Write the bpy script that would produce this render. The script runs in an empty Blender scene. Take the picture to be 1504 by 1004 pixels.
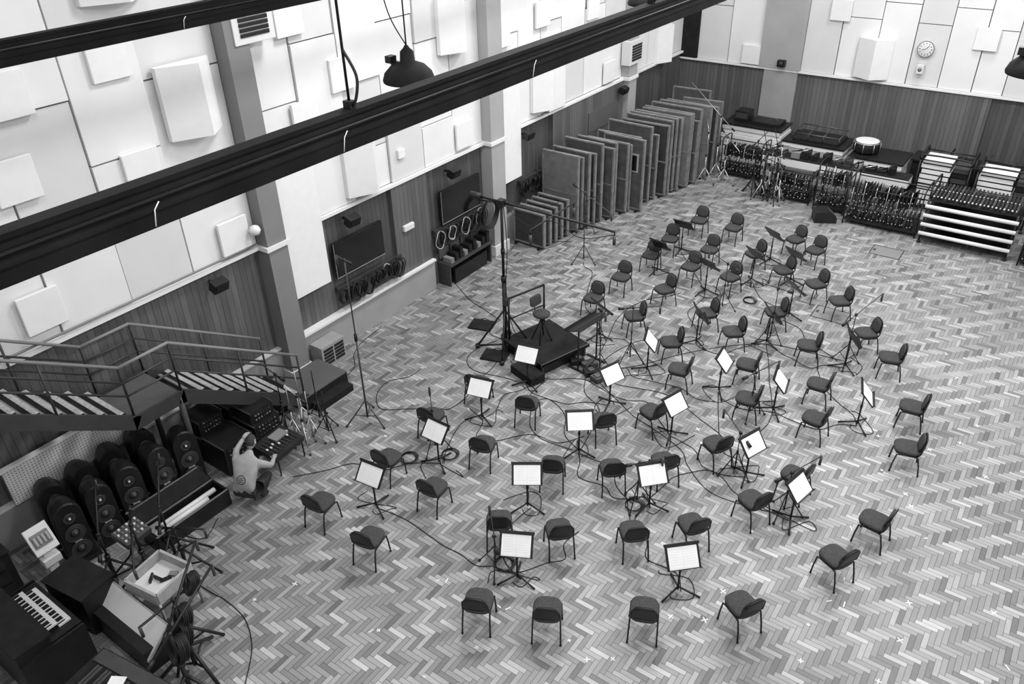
import bpy, math, random
from mathutils import Vector, Matrix
random.seed(7)
sc=bpy.context.scene
sc.view_settings.view_transform='Standard'
# ------------------------------------------------------------------ camera
f=1176.0
d=Vector((50,1850,1176)).normalized()
Y=Vector((1000,-775,1176)); Y=(Y-d*Y.dot(d)).normalized()
Z=-d
X=Y.cross(Z)
C=Vector((11.97,0,9.5))
cam=bpy.data.cameras.new('camera');cam.lens=f/1504*36;cam.sensor_width=36
co=bpy.data.objects.new('camera',cam);bpy.context.collection.objects.link(co)
cx=Vector((X.x,Y.x,Z.x));cy=-Vector((X.y,Y.y,Z.y));cz=-Vector((X.z,Y.z,Z.z))
Mx=Matrix((cx,cy,cz)).transposed().to_4x4();Mx.translation=C;co.matrix_world=Mx
sc.camera=co
# site survey: world point on a known real plane sighted from the surveyed station
def ray(u,v):
    r=Vector((u-752,v-502,f)); return Vector((r.dot(X),r.dot(Y),r.dot(Z)))
def PZ(u,v,z=0):
    r=ray(u,v);t=(z-C.z)/r.z;return C+r*t
def PX(u,v,x=0):
    r=ray(u,v);t=(x-C.x)/r.x;return C+r*t
def PY(u,v,y=26.7):
    r=ray(u,v);t=(y-C.y)/r.y;return C+r*t

# ------------------------------------------------------------------ materials
def nt(name):
    m=bpy.data.materials.new(name);m.use_nodes=True
    t=m.node_tree;return m,t,t.nodes['Principled BSDF']
def mat(name,g,rough=.6,metal=0,var=.12,scale=6.0,spec=.4):
    m,t,b=nt(name)
    n=t.nodes.new('ShaderNodeTexNoise');n.inputs['Scale'].default_value=scale;n.inputs['Detail'].default_value=4
    geo=t.nodes.new('ShaderNodeTexCoord');t.links.new(geo.outputs['Object'],n.inputs['Vector'])
    r=t.nodes.new('ShaderNodeValToRGB');r.color_ramp.elements[0].position=.3;r.color_ramp.elements[1].position=.7
    a=g*(1-var);c=min(1,g*(1+var))
    r.color_ramp.elements[0].color=(a,a,a,1);r.color_ramp.elements[1].color=(c,c,c,1)
    t.links.new(n.outputs['Fac'],r.inputs['Fac']);t.links.new(r.outputs['Color'],b.inputs['Base Color'])
    b.inputs['Roughness'].default_value=rough;b.inputs['Metallic'].default_value=metal
    b.inputs['Specular IOR Level'].default_value=spec
    return m
class NG:
    def __init__(s,t): s.t=t
    def m(s,op,a,b=None,c=None):
        n=s.t.nodes.new('ShaderNodeMath');n.operation=op
        for i,x in enumerate((a,b,c)):
            if x is None: continue
            if isinstance(x,(int,float)): n.inputs[i].default_value=x
            else: s.t.links.new(x,n.inputs[i])
        return n.outputs[0]
    def mix(s,fac,a,b): # fac?a:b
        return s.m('ADD',s.m('MULTIPLY',a,fac),s.m('MULTIPLY',b,s.m('SUBTRACT',1,fac)))
    def comb(s,x,y,z):
        n=s.t.nodes.new('ShaderNodeCombineXYZ')
        for i,q in enumerate((x,y,z)):
            if isinstance(q,(int,float)): n.inputs[i].default_value=q
            else: s.t.links.new(q,n.inputs[i])
        return n.outputs[0]
def floor_mat():
    m,t,b=nt('herringbone_parquet');g=NG(t);n=4;w=.074
    geo=t.nodes.new('ShaderNodeNewGeometry');sp=t.nodes.new('ShaderNodeSeparateXYZ')
    t.links.new(geo.outputs['Position'],sp.inputs[0])
    x=g.m('DIVIDE',sp.outputs[0],w);y=g.m('DIVIDE',sp.outputs[1],w)
    i=g.m('FLOOR',x);j=g.m('FLOOR',y)
    k=g.m('FLOORED_MODULO',g.m('SUBTRACT',i,j),2*n)
    H=g.m('LESS_THAN',k,n-.5)
    i0=g.m('SUBTRACT',i,k);aH=g.m('SUBTRACT',x,i0);pH=g.m('SUBTRACT',y,j)
    kk=g.m('SUBTRACT',2*n-1,k);j0=g.m('SUBTRACT',j,kk);aV=g.m('SUBTRACT',y,j0);pV=g.m('SUBTRACT',x,i)
    al=g.mix(H,aH,aV);pe=g.mix(H,pH,pV);ix=g.mix(H,i0,i);iy=g.mix(H,j,j0)
    wn=t.nodes.new('ShaderNodeTexWhiteNoise');t.links.new(g.comb(ix,iy,H),wn.inputs['Vector'])
    gn=t.nodes.new('ShaderNodeTexNoise');gn.inputs['Scale'].default_value=1.0;gn.inputs['Detail'].default_value=3
    t.links.new(g.comb(g.m('ADD',g.m('MULTIPLY',al,.6),g.m('MULTIPLY',ix,3.7)),g.m('ADD',g.m('MULTIPLY',pe,7),g.m('MULTIPLY',iy,5.3)),H),gn.inputs['Vector'])
    bn=t.nodes.new('ShaderNodeTexNoise');bn.inputs['Scale'].default_value=.35;bn.inputs['Detail'].default_value=3
    t.links.new(geo.outputs['Position'],bn.inputs['Vector'])
    rp=t.nodes.new('ShaderNodeValToRGB');e=rp.color_ramp.elements
    e[0].position=0;e[0].color=(.12,)*3+(1,);e[1].position=1;e[1].color=(.40,)*3+(1,)
    q=e.new(.2);q.color=(.20,)*3+(1,);q=e.new(.8);q.color=(.29,)*3+(1,)
    t.links.new(wn.outputs['Value'],rp.inputs['Fac'])
    bw=t.nodes.new('ShaderNodeRGBToBW');t.links.new(rp.outputs[0],bw.inputs[0])
    v=bw.outputs[0]
    v=g.m('MULTIPLY',v,g.m('ADD',.86,g.m('MULTIPLY',H,.26)))  # directional sheen painted into the tone: blocks along X lighter than blocks along Y
    v=g.m('MULTIPLY',v,g.m('ADD',.78,g.m('MULTIPLY',gn.outputs['Fac'],.44)))
    v=g.m('MULTIPLY',v,g.m('ADD',.65,g.m('MULTIPLY',bn.outputs['Fac'],.7)))
    ed=g.m('MINIMUM',g.m('MINIMUM',pe,g.m('SUBTRACT',1,pe)),g.m('MINIMUM',al,g.m('SUBTRACT',n,al)))
    ln=g.m('LESS_THAN',ed,.055)
    v=g.m('MULTIPLY',v,g.m('SUBTRACT',1,g.m('MULTIPLY',ln,.65)))
    t.links.new(v,b.inputs['Base Color'])
    b.inputs['Roughness'].default_value=.40;b.inputs['Specular IOR Level'].default_value=.4
    return m
def wood_mat(name,g0,w=.13):
    m,t,b=nt(name);g=NG(t)
    geo=t.nodes.new('ShaderNodeNewGeometry');sp=t.nodes.new('ShaderNodeSeparateXYZ')
    t.links.new(geo.outputs['Position'],sp.inputs[0])
    s=g.m('DIVIDE',g.m('ADD',sp.outputs[0],sp.outputs[1]),w)
    i=g.m('FLOOR',s);fr=g.m('SUBTRACT',s,i)
    wn=t.nodes.new('ShaderNodeTexWhiteNoise');wn.noise_dimensions='1D';t.links.new(i,wn.inputs['W'])
    gn=t.nodes.new('ShaderNodeTexNoise');gn.inputs['Scale'].default_value=1;gn.inputs['Detail'].default_value=5
    t.links.new(g.comb(g.m('MULTIPLY',s,5),g.m('MULTIPLY',i,2.3),g.m('MULTIPLY',sp.outputs[2],1.6)),gn.inputs['Vector'])
    v=g.m('MULTIPLY',g.m('ADD',.75,g.m('MULTIPLY',wn.outputs['Value'],.4)),g.m('ADD',.65,g.m('MULTIPLY',gn.outputs['Fac'],.7)))
    v=g.m('MULTIPLY',v,g0)
    v=g.m('MULTIPLY',v,g.m('SUBTRACT',1,g.m('MULTIPLY',g.m('LESS_THAN',fr,.08),.65)))
    t.links.new(v,b.inputs['Base Color']);b.inputs['Roughness'].default_value=.5
    return m
def perf_mat():
    m,t,b=nt('perforated_grille');g=NG(t)
    geo=t.nodes.new('ShaderNodeNewGeometry');sp=t.nodes.new('ShaderNodeSeparateXYZ')
    t.links.new(geo.outputs['Position'],sp.inputs[0])
    a=g.m('FRACT',g.m('DIVIDE',sp.outputs[1],.05));c=g.m('FRACT',g.m('DIVIDE',sp.outputs[2],.05))
    da=g.m('SUBTRACT',a,.5);dc=g.m('SUBTRACT',c,.5)
    r=g.m('ADD',g.m('MULTIPLY',da,da),g.m('MULTIPLY',dc,dc))
    v=g.m('SUBTRACT',.62,g.m('MULTIPLY',g.m('LESS_THAN',r,.06),.4))
    t.links.new(v,b.inputs['Base Color']);return m
FLOOR=floor_mat()
WOOD=wood_mat('wainscot_wood',.115);WOODD=wood_mat('wainscot_wood_dark',.078)
WHITE=mat('painted_white',.74,.8,var=.03,scale=1.5,spec=.2);WHITE2=mat('painted_offwhite',.64,.8,var=.03,scale=1.5,spec=.2)
WHITE3=mat('acoustic_plate_white',.77,.7,var=.02,spec=.2)
GREY=mat('painted_grey',.20,.7,var=.05,scale=2);GREYL=mat('painted_light_grey',.36,.7,var=.05,scale=2);GREYD=mat('painted_dark_grey',.09,.7,var=.08,scale=2)
SEAM=mat('wall_seam_grey',.18,.9,var=.05)
CREAM=mat('skirting_paint',.32,.6,var=.06,scale=2)
BLACK=mat('black_paint',.009,.45,var=.3);BLACKM=mat('black_matte',.014,.85,var=.3,spec=.2)
BEAM=mat('beam_black_steel',.007,.7,var=.4,scale=3,spec=.12);BEAM2=mat('beam_web_grey',.013,.7,var=.3,scale=3,spec=.12)
SEAT=mat('seat_fabric_charcoal',.055,.95,var=.2,scale=40,spec=.15)
STEEL=mat('brushed_steel',.5,.35,metal=.8);STEELD=mat('dark_steel',.08,.45,metal=.5)
PAPER=mat('sheet_music_paper',.85,.8,var=.02,spec=.1)
INK=mat('printed_ink',.35,.8)
WOODL=mat('light_timber_edge',.36,.6,var=.15,scale=12);WOODE=mat('gobo_timber_edge',.20,.6,var=.25,scale=6)
GOBO=mat('gobo_fabric_grey',.05,.9,var=.2,scale=5,spec=.1);GOBO2=mat('gobo_fabric_midgrey',.09,.9,var=.2,scale=5,spec=.1);GOBO3=mat('gobo_fabric_lightgrey',.17,.9,var=.15,scale=5,spec=.1)
SCREEN=mat('screen_glass_black',.006,.15,var=.1,spec=.5)
SKIN=mat('skin',.34,.6,var=.05);HAIR=mat('hair_dark',.03,.7,var=.4,scale=60)
SHIRT=mat('tshirt_light',.33,.9,var=.12,scale=9,spec=.1);PANTS=mat('trousers_dark',.03,.9,var=.2)
RUBBER=mat('cable_rubber',.010,.6);PLAST=mat('white_plastic',.68,.45,var=.02);TAPE=mat('white_tape',.62,.7,var=.05)
CONE=mat('speaker_cone',.035,.5);MESHG=perf_mat();RAIL=mat('stair_rail_grey',.045,.5,metal=.2);TREAD=mat('stair_tread_alu',.42,.5,var=.25,scale=20)

# ------------------------------------------------------------------ mesh builder
class MB:
    def __init__(s): s.v=[];s.f=[];s.mi=[];s.sm=[];s.mats=[]
    def mid(s,m):
        if m not in s.mats: s.mats.append(m)
        return s.mats.index(m)
    def add(s,vs,fs,m,sm=False,M=None):
        o=len(s.v);k=s.mid(m)
        for p in vs:
            p=Vector(p); s.v.append(M@p if M else p)
        for q in fs: s.f.append([o+a for a in q]);s.mi.append(k);s.sm.append(sm)
    def box(s,c,z,m,rot=None,M=None):
        hx,hy,hz=z[0]/2,z[1]/2,z[2]/2
        vs=[Vector((a*hx,b*hy,e*hz)) for a in(-1,1) for b in(-1,1) for e in(-1,1)]
        if rot is not None:
            R=rot if isinstance(rot,Matrix) else Matrix.Rotation(rot,3,'Z')
            vs=[R@v for v in vs]
        vs=[v+Vector(c) for v in vs]
        s.add(vs,[(0,1,3,2),(4,6,7,5),(0,4,5,1),(2,3,7,6),(0,2,6,4),(1,5,7,3)],m,False,M)
    def b2(s,x0,x1,y0,y1,z0,z1,m): s.box(((x0+x1)/2,(y0+y1)/2,(z0+z1)/2),(abs(x1-x0),abs(y1-y0),abs(z1-z0)),m)
    def tube(s,pts,r,m,n=6,M=None,closed=False):
        pts=[Vector(p) for p in pts];N=len(pts)
        rs=r if isinstance(r,(list,tuple)) else [r]*N
        vs=[];up=None
        for i,p in enumerate(pts):
            if closed: tdir=(pts[(i+1)%N]-pts[i-1])
            else: tdir=(pts[min(i+1,N-1)]-pts[max(i-1,0)])
            if tdir.length<1e-9: tdir=Vector((0,0,1))
            tdir.normalize()
            if up is None:
                up=Vector((0,0,1)) if abs(tdir.z)<.9 else Vector((1,0,0))
            a=tdir.cross(up)
            if a.length<1e-4: a=tdir.orthogonal()
            a.normalize();b=a.cross(tdir).normalized();up=b
            for k in range(n):
                t=2*math.pi*k/n; vs.append(p+(a*math.cos(t)+b*math.sin(t))*rs[i])
        fs=[]
        for i in range(N if closed else N-1):
            i2=(i+1)%N
            for k in range(n):
                k2=(k+1)%n; fs.append((i*n+k,i*n+k2,i2*n+k2,i2*n+k))
        if not closed:
            fs.append(tuple(range(n))[::-1]);fs.append(tuple((N-1)*n+k for k in range(n)))
        s.add(vs,fs,m,True,M)
    def cyl(s,p,q,r,m,n=10,r2=None,M=None): s.tube([p,q],[r,r if r2 is None else r2],m,n,M)
    def lathe(s,prof,m,n=20,M=None):
        vs=[];fs=[]
        for r,z in prof:
            for k in range(n):
                t=2*math.pi*k/n;vs.append((r*math.cos(t),r*math.sin(t),z))
        for i in range(len(prof)-1):
            for k in range(n):
                k2=(k+1)%n;fs.append((i*n+k,i*n+k2,(i+1)*n+k2,(i+1)*n+k))
        fs.append(tuple(range(n))[::-1]);fs.append(tuple((len(prof)-1)*n+k for k in range(n)))
        s.add(vs,fs,m,True,M)
    def pad(s,w,dp,h,m,M=None,p=4.0,n=28,taper=1.0,soft=.9):
        vs=[];fs=[];lv=[(soft,0),(1,.25*h),(1,.65*h),(soft+.03,.92*h),(.6,h)]
        for sc_,z in lv:
            for k in range(n):
                t=2*math.pi*k/n;c,q=math.cos(t),math.sin(t)
                x=math.copysign(abs(c)**(2/p),c);y=math.copysign(abs(q)**(2/p),q)
                wx=w/2*(1+(taper-1)*(y+1)/2)
                vs.append((x*wx*sc_,y*dp/2*sc_,z))
        L=len(lv)
        for i in range(L-1):
            for k in range(n):
                k2=(k+1)%n;fs.append((i*n+k,i*n+k2,(i+1)*n+k2,(i+1)*n+k))
        fs.append(tuple(range(n))[::-1]);fs.append(tuple((L-1)*n+k for k in range(n)))
        s.add(vs,fs,m,True,M)
    def prism(s,poly,h,m,M=None):
        n=len(poly);vs=[(a,b,0) for a,b in poly]+[(a,b,h) for a,b in poly]
        fs=[tuple(range(n))[::-1],tuple(range(n,2*n))]+[(k,(k+1)%n,n+(k+1)%n,n+k) for k in range(n)]
        s.add(vs,fs,m,False,M)
    def mesh(s,name):
        me=bpy.data.meshes.new(name);me.from_pydata([tuple(v) for v in s.v],[],s.f)
        for m in s.mats: me.materials.append(m)
        me.polygons.foreach_set('material_index',s.mi);me.polygons.foreach_set('use_smooth',s.sm);me.update()
        return me
    def obj(s,name,loc=(0,0,0),rz=0,bevel=0):
        return place(s.mesh(name),name,loc,rz,bevel)
def place(me,name,loc=(0,0,0),rz=0,bevel=0):
    o=bpy.data.objects.new(name,me);o.location=loc;o.rotation_euler=(0,0,rz)
    bpy.context.collection.objects.link(o)
    if bevel:
        b=o.modifiers.new('bevel','BEVEL');b.width=bevel;b.segments=2;b.limit_method='ANGLE'
    return o
def T(x,y,z): return Matrix.Translation((x,y,z))
def R(a,ax): return Matrix.Rotation(math.radians(a),4,ax)
def smooth(pts,k=6):
    pts=[Vector(p) for p in pts];o=[]
    for i in range(len(pts)-1):
        p0=pts[max(i-1,0)];p1=pts[i];p2=pts[i+1];p3=pts[min(i+2,len(pts)-1)]
        for j in range(k):
            t=j/k
            o.append(.5*((2*p1)+(p2-p0)*t+(2*p0-5*p1+4*p2-p3)*t*t+(-p0+3*p1-3*p2+p3)*t**3))
    o.append(pts[-1]);return o

# ------------------------------------------------------------------ room shell
XR,YB,YF,HC=17.0,26.7,-1.6,12.0
m=MB();m.b2(-.4,XR+.2,YF-.2,YB+.2,-.2,0,FLOOR);m.obj('floor')
m=MB();m.b2(-.4,XR+.2,YF-.2,YB+.2,HC,HC+.2,WHITE2);m.obj('ceiling')
m=MB();m.b2(-.4,-.05,YF,YB,0,HC,SEAM)
for a,b,x,mm in [(YF,8.3,-.03,WOOD),(8.75,10.0,-.03,WOOD),(10.0,11.9,-.04,WOODD),(11.9,13.1,.06,WOOD),(13.1,15.3,-.04,WOODD),(15.85,18.4,-.04,WOODD),(18.4,22.4,.10,WOOD),(22.4,YB,.0,WOODD)]:
    m.b2(-.05,x,a,b,.75,3.0,mm)
m.b2(-.05,.06,YF,8.3,0,.75,CREAM);m.b2(-.05,.10,8.75,13.1,0,.75,CREAM);m.b2(-.05,0.0,13.1,15.3,0,.75,GREYD);m.b2(-.05,.1,15.85,YB,0,.75,GREY)
m.b2(-.05,.09,YF,8.3,.75,.79,WHITE2);m.b2(-.05,.16,8.75,13.1,.75,.80,WHITE)
m.obj('wall_left')
m=MB();m.b2(XR,XR+.2,YF,YB,0,HC,WHITE2);m.obj('wall_right')
m=MB();m.b2(-.4,XR+.2,YF-.2,YF,0,HC,WHITE2);m.obj('wall_front')
m=MB();m.b2(-.4,XR+.2,YB+.05,YB+.3,0,HC,SEAM)
for a,b,y,mm in [(0,3.0,YB,WOOD),(3.0,4.1,YB-.08,CREAM),(4.1,6.4,YB,WOOD),(6.4,9.7,YB-.05,WOOD),(9.7,12.2,YB+.03,WOODD),(12.2,XR,YB,WOOD)]:
    m.b2(a,b,y,YB+.05,0,2.8,mm)
m.obj('wall_back')
m=MB();m.b2(0,.10,YF,8.3,3.0,3.07,WHITE);m.b2(0,.10,9.8,15.3,3.0,3.07,WHITE);m.b2(0,.12,15.85,YB,3.0,3.06,WHITE);m.obj('trim_left')
m=MB();m.b2(0,XR,YB-.10,YB+.03,2.8,2.86,WHITE);m.obj('trim_back')
m=MB();rr=random.Random(3)
edges=[YF,-.4,.8,2.0,3.2,4.5,5.7,6.9,8.3]
ed2=[8.75,9.8,10.9,12.0,13.1,14.2,15.3]
ed3=[15.85,16.9,17.9,18.9,20.1,21.2,22.4,22.9,24.0,25.2,YB]
for E in (edges,ed2,ed3):
    for i in range(len(E)-1):
        zs=[3.07]+sorted([rr.choice([4.0,4.35]),rr.choice([5.4,5.8]),rr.choice([6.9,7.3]),rr.choice([8.6,9.0]),10.4])+[HC]
        if i%2: zs=[3.07,4.9,6.4,7.9,9.5,HC]
        for j in range(len(zs)-1):
            dx=rr.choice([0,.02,.05]);mm=WHITE if (i+j)%3 else WHITE2
            m.b2(-.05,dx,E[i]+.014,E[i+1]-.014,zs[j]+.014,zs[j+1]-.014,mm)
m.obj('acoustic_wall_panel')
m=MB()
E=[.6,1.7,2.8,4.15,5.2,6.3,7.3,8.2,9.1,9.9,11.0,12.2,13.4,14.6,15.8,XR]
m.b2(0,.6,YB-.1,YB+.05,2.86,HC,BLACKM)
for i in range(len(E)-1):
    g=(E[i]==2.8)
    for a,b in ((2.86,4.6+.5*(i%2)),(4.6+.5*(i%2),6.6),(6.6,9),(9,HC)):
        if g: m.b2(E[i],E[i+1],YB-.12,YB+.05,a,b,GREYL)
        else: m.b2(E[i]+.014,E[i+1]-.014,YB-.02-.03*(i%2),YB+.05,a+.012,b-.012,WHITE if i%3 else WHITE2)
m.obj('acoustic_wall_panel')
for y0,y1,x,mm in ((8.3,8.75,.32,GREY),(15.3,15.85,.30,GREYL),(22.4,22.9,.28,GREYL),(1.0,1.5,.32,GREY)):
    m=MB();m.b2(-.05,x,y0,y1,0,HC,mm);m.b2(-.05,x+.05,y0-.04,y1+.04,0,.28,WHITE2);m.b2(-.05,x+.04,y0-.05,y1+.05,3.0,3.09,WHITE)
    m.obj('wall_pilaster')
for y0,y1,z0,z1 in ((8.8,9.78,1.68,4.3),(15.9,16.75,1.75,4.2),(18.1,18.9,3.1,5.0)):
    m=MB();m.b2(.0,.18,y0,y1,z0,z1,WHITE3);m.obj('hanging_acoustic_panel',bevel=.01)
for u,v,w,h in ((280,145,1.0,1.15),(532,242,.95,1.15),(665,35,.95,1.15),(797,128,.9,1.15),(975,63,.9,1.15),(150,-60,1,1.1)):
    p=PX(u,v,.15);m=MB()
    m.prism([(0,-w/2),(.10,-w/2),(.38,w*.10),(.06,w/2),(0,w/2)],h,WHITE3,T(0.055,p.y,p.z-h/2));m.obj('acoustic_diffuser')
p=PY(1282,87,26.5);m=MB();m.prism([(-.5,0),(.5,0),(.5,-.03),(.05,-.38),(-.5,-.08)][::-1],1.15,WHITE3,T(p.x,YB-.055,p.z-.57));m.obj('acoustic_diffuser')
for u,v in ((155,85),(342,345),(208,248),(60,455),(420,25),(500,108),(447,172),(680,197),(795,20),(20,265),(587,225),(893,105),(735,50),(870,10),(5,140),(640,150)):
    p=PX(u,v,.05);w=.62 if u not in(587,640) else .2
    m=MB();m.b2(.055,.12,p.y-w/2,p.y+w/2,p.z-w/2,p.z+w/2,WHITE3);m.obj('acoustic_plate',bevel=.01)
for u,v in ((1236,15),(1450,58),(1103,80)):
    p=PY(u,v,26.6);m=MB();m.b2(p.x-.3,p.x+.3,YB-.12,YB-.055,p.z-.3,p.z+.3,WHITE3);m.obj('acoustic_plate',bevel=.01)
p=PY(1360,72,26.6);m=MB();M=T(p.x,YB-.06,p.z)@R(90,'X')
m.lathe([(.22,0),(.22,.06),(.2,.07)],PLAST,28,M)
m.tube([(.22*math.cos(a*math.pi/14),.22*math.sin(a*math.pi/14),.06) for a in range(28)],.014,GREY,5,M,closed=True)
for k in range(12):
    a=k*math.pi/6;m.box((math.sin(a)*.16,math.cos(a)*.16,.073),(.015,.04,.004),BLACK,Matrix.Rotation(-a,3,'Z'),M)
m.box((.04,.05,.076),(.012,.13,.004),BLACK,Matrix.Rotation(-.7,3,'Z'),M);m.box((-.05,-.01,.076),(.012,.1,.004),BLACK,Matrix.Rotation(1.9,3,'Z'),M)
m.obj('wall_clock')
p=PY(1352,101,26.6);m=MB();m.b2(p.x-.09,p.x+.09,YB-.2,YB-.05,p.z-.12,p.z+.12,PLAST);m.cyl((p.x,YB-.21,p.z),(p.x,YB-.19,p.z),.06,GREY,12);m.obj('wall_sounder')
p=PY(1148,93,26.5);m=MB();m.b2(p.x-.12,p.x+.12,YB-.3,YB-.12,p.z-.1,p.z+.1,BLACK);m.cyl((p.x,YB-.31,p.z),(p.x,YB-.3,p.z),.07,CONE,14);m.obj('wall_speaker')
for u,v in ((362,28),(929,75)):
    p=PX(u,v,.2);m=MB();m.b2(.055,.35,p.y-.42,p.y+.42,p.z-.35,p.z+.35,WHITE2)
    for k in range(6): m.b2(.35,.37,p.y-.3,p.y+.3,p.z-.24+k*.08,p.z-.175+k*.08,BLACK)
    m.obj('air_conditioning_unit',bevel=.01)
for u,v in ((320,418),(516,323),(665,253),(775,198),(915,132)):
    p=PX(u,v,.25);m=MB();m.box((.28,p.y,p.z),(.18,.3,.2),BLACK,Matrix.Rotation(.35,3,'Y'));m.box((.10,p.y,p.z),(.2,.05,.05),BLACK)
    m.box((.385,p.y,p.z-.03),(.01,.26,.16),BLACKM,Matrix.Rotation(.35,3,'Y'));m.obj('wall_speaker',bevel=.01)
p=PX(600,333,.1);m=MB();m.b2(.06,.14,p.y-.17,p.y+.17,p.z-.07,p.z+.07,PLAST);m.obj('emergency_light',bevel=.015)
p=PX(370,342,.3);m=MB();m.lathe([(.02,-.1),(.08,-.07),(.11,0),(.08,.07),(.02,.1)],PLAST,16,T(.25,8.15,p.z));m.cyl((0.05,8.15,p.z-.02),(.25,8.15,p.z-.02),.02,GREY);m.obj('globe_wall_lamp')
for y0,y1,z0,z1 in ((10.0,11.45,1.62,2.42),(13.47,14.98,1.55,2.38)):
    m=MB();m.b2(.06,.13,y0,y1,z0,z1,BLACK);m.b2(.13,.135,y0+.02,y1-.02,z0+.03,z1-.02,SCREEN)
    m.b2(.128,.137,y0,y1,z0-.005,z0+.012,STEEL);m.b2(.128,.137,y0-.004,y0+.01,z0,z1,STEEL)
    m.b2(-.04,.06,(y0+y1)/2-.2,(y0+y1)/2+.2,z0+.2,z1-.2,STEELD);m.obj('television',bevel=.004)
def loop(m,c,r,th,matl,sq=1.25,n=18):
    pts=[]
    for k in range(n):
        a=2*math.pi*k/n
        pts.append((c[0]+.02*math.sin(3*a),c[1]+r*math.cos(a),c[2]+r*sq*math.sin(a)))
    m.tube(pts,th,matl,5,closed=True)
def cable_rack(name,y0,y1,z,rs,light=0):
    m=MB();m.b2(0,.09,y0,y1,z-.02,z+.05,STEELD)
    rr=random.Random(int(y0*10));yy=y0+.1
    while yy<y1-.05:
        m.cyl((.05,yy,z),(.22,yy,z+.04),.012,BLACK,6)
        r=rs*rr.uniform(.75,1.2)
        for q in range(4):
            loop(m,(.12+.022*q,yy+rr.uniform(-.03,.03),z-r*1.1),r*rr.uniform(.85,1.08),.013,GREYL if rr.random()<light else RUBBER)
        yy+=rr.uniform(.14,.26)
    return m.obj(name)
cable_rack('cable_hanger_rack',10.0,12.0,1.32,.16,.06)
cable_rack('cable_hanger_rack',13.2,15.2,1.42,.18,.3)
cable_rack('cable_hanger_rack',16.8,18.3,1.5,.15)
m=MB()
for q in range(5): loop(m,(.36+.02*q,15.0,1.35),.3+.01*q,.02,RUBBER,sq=1.1)
m.cyl((.05,15.0,1.65),(.48,15.0,1.68),.02,BLACK);m.obj('coiled_multicore_cable')
m=MB();m.b2(.0,.45,13.3,15.0,.55,.6,STEELD)
for k in range(4): m.b2(.02,.06,13.35+k*.42,13.7+k*.42,.65,1.0,GREYD)
for k in range(9):
    yy=13.4+k*.18;m.b2(.12,.38,yy,yy+.12,.6,.72+.08*(k%3),GREY if k%3==0 else BLACK)
m.b2(.02,.4,13.3,13.34,0,.55,STEELD);m.b2(.02,.4,14.96,15.0,0,.55,STEELD);m.b2(.05,.4,13.5,14.8,.02,.4,BLACK);m.obj('patchbay_shelf')
m=MB();m.b2(.15,.5,8.95,9.6,.0,.55,CREAM)
for q in(0,1):
    for k in range(5): m.b2(.5,.512,9.0+q*.3,9.26+q*.3,.10+k*.08,.16+k*.08,BLACK)
m.obj('floor_vent_box',bevel=.01)
m=MB();m.b2(.10,.16,2.9,5.15,.80,1.45,MESHG);m.b2(.10,.18,2.86,5.19,1.45,1.5,WHITE2);m.obj('radiator_grille')
m=MB();m.b2(.105,.13,20.3,22.0,1.9,2.5,GREYD);m.obj('notice_board')
m=MB();m.tube([(.12,YF+.05,3.15),(.12,8.2,3.15)],.02,GREY);m.obj('wall_conduit')

# ------------------------------------------------------------------ beams and lamps
def beam(x,z,y0,y1,name='ceiling_track_beam'):
    m=MB();h=.09
    m.b2(x-.03,x+.03,y0,y1,z-h,z+h,BEAM2);m.b2(x-.05,x+.05,y0,y1,z+h-.015,z+h+.012,BEAM);m.b2(x-.06,x+.06,y0,y1,z-h-.035,z-h+.035,BEAM)
    m.tube([(x+.05,y0,z+.02),(x+.05,y1,z+.02)],.012,BLACK,6)
    for yy in (.2,3.4,7.4,11.0,15,19,23):
        m.cyl((x,yy,z+h),(x,yy,HC),.009,BLACK,6);m.box((x,yy,z+h+.03),(.06,.05,.06),BLACK)
        m.tube(smooth([(x,yy,z+.45),(x+.07,yy+.02,z+.3),(x+.06,yy,z+.16),(x,yy,z+.1)]),.01,BLACK,5)
    for q in (1.95,3.25,5.3):
        m.tube([(x+.062,q,z-.115),(x+.066,q+.015,z-.03),(x+.06,q+.05,z+.0)],.004,WHITE,4)
    return m.obj(name)
beam(8.3,8.0,YF+.0,YB-.15);beam(3.8,7.93,YF,YB-.15)
def lamp(x,y,z):
    m=MB()
    m.lathe([(.27,0),(.275,.02),(.25,.09),(.18,.16),(.08,.2),(.07,.3),(.03,.34),(.02,.36)],BLACKM,28,T(x,y,z))
    m.lathe([(.07,-.02),(.09,.0),(.05,.05)],PLAST,16,T(x,y,z+.01))
    m.cyl((x,y,z+.34),(x,y,HC),.008,BLACK,6)
    m.tube(smooth([(x,y,z+.36),(x-.12,y-.1,z+.7),(x-.16,y-.12,z+1.2),(x-.05,y,z+2.2),(x,y,HC)]),.007,BLACK,5)
    m.box((x-.16,y-.08,z+.22),(.08,.09,.07),BLACK);m.box((x-.1,y-.05,z+.18),(.16,.04,.04),BLACK)
    m.obj('pendant_lamp')
for x,y in ((6.07,6.35),(6.5,10.9),(11.48,9.33)): lamp(x,y,7.32 if y<8 else 7.42)

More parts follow.
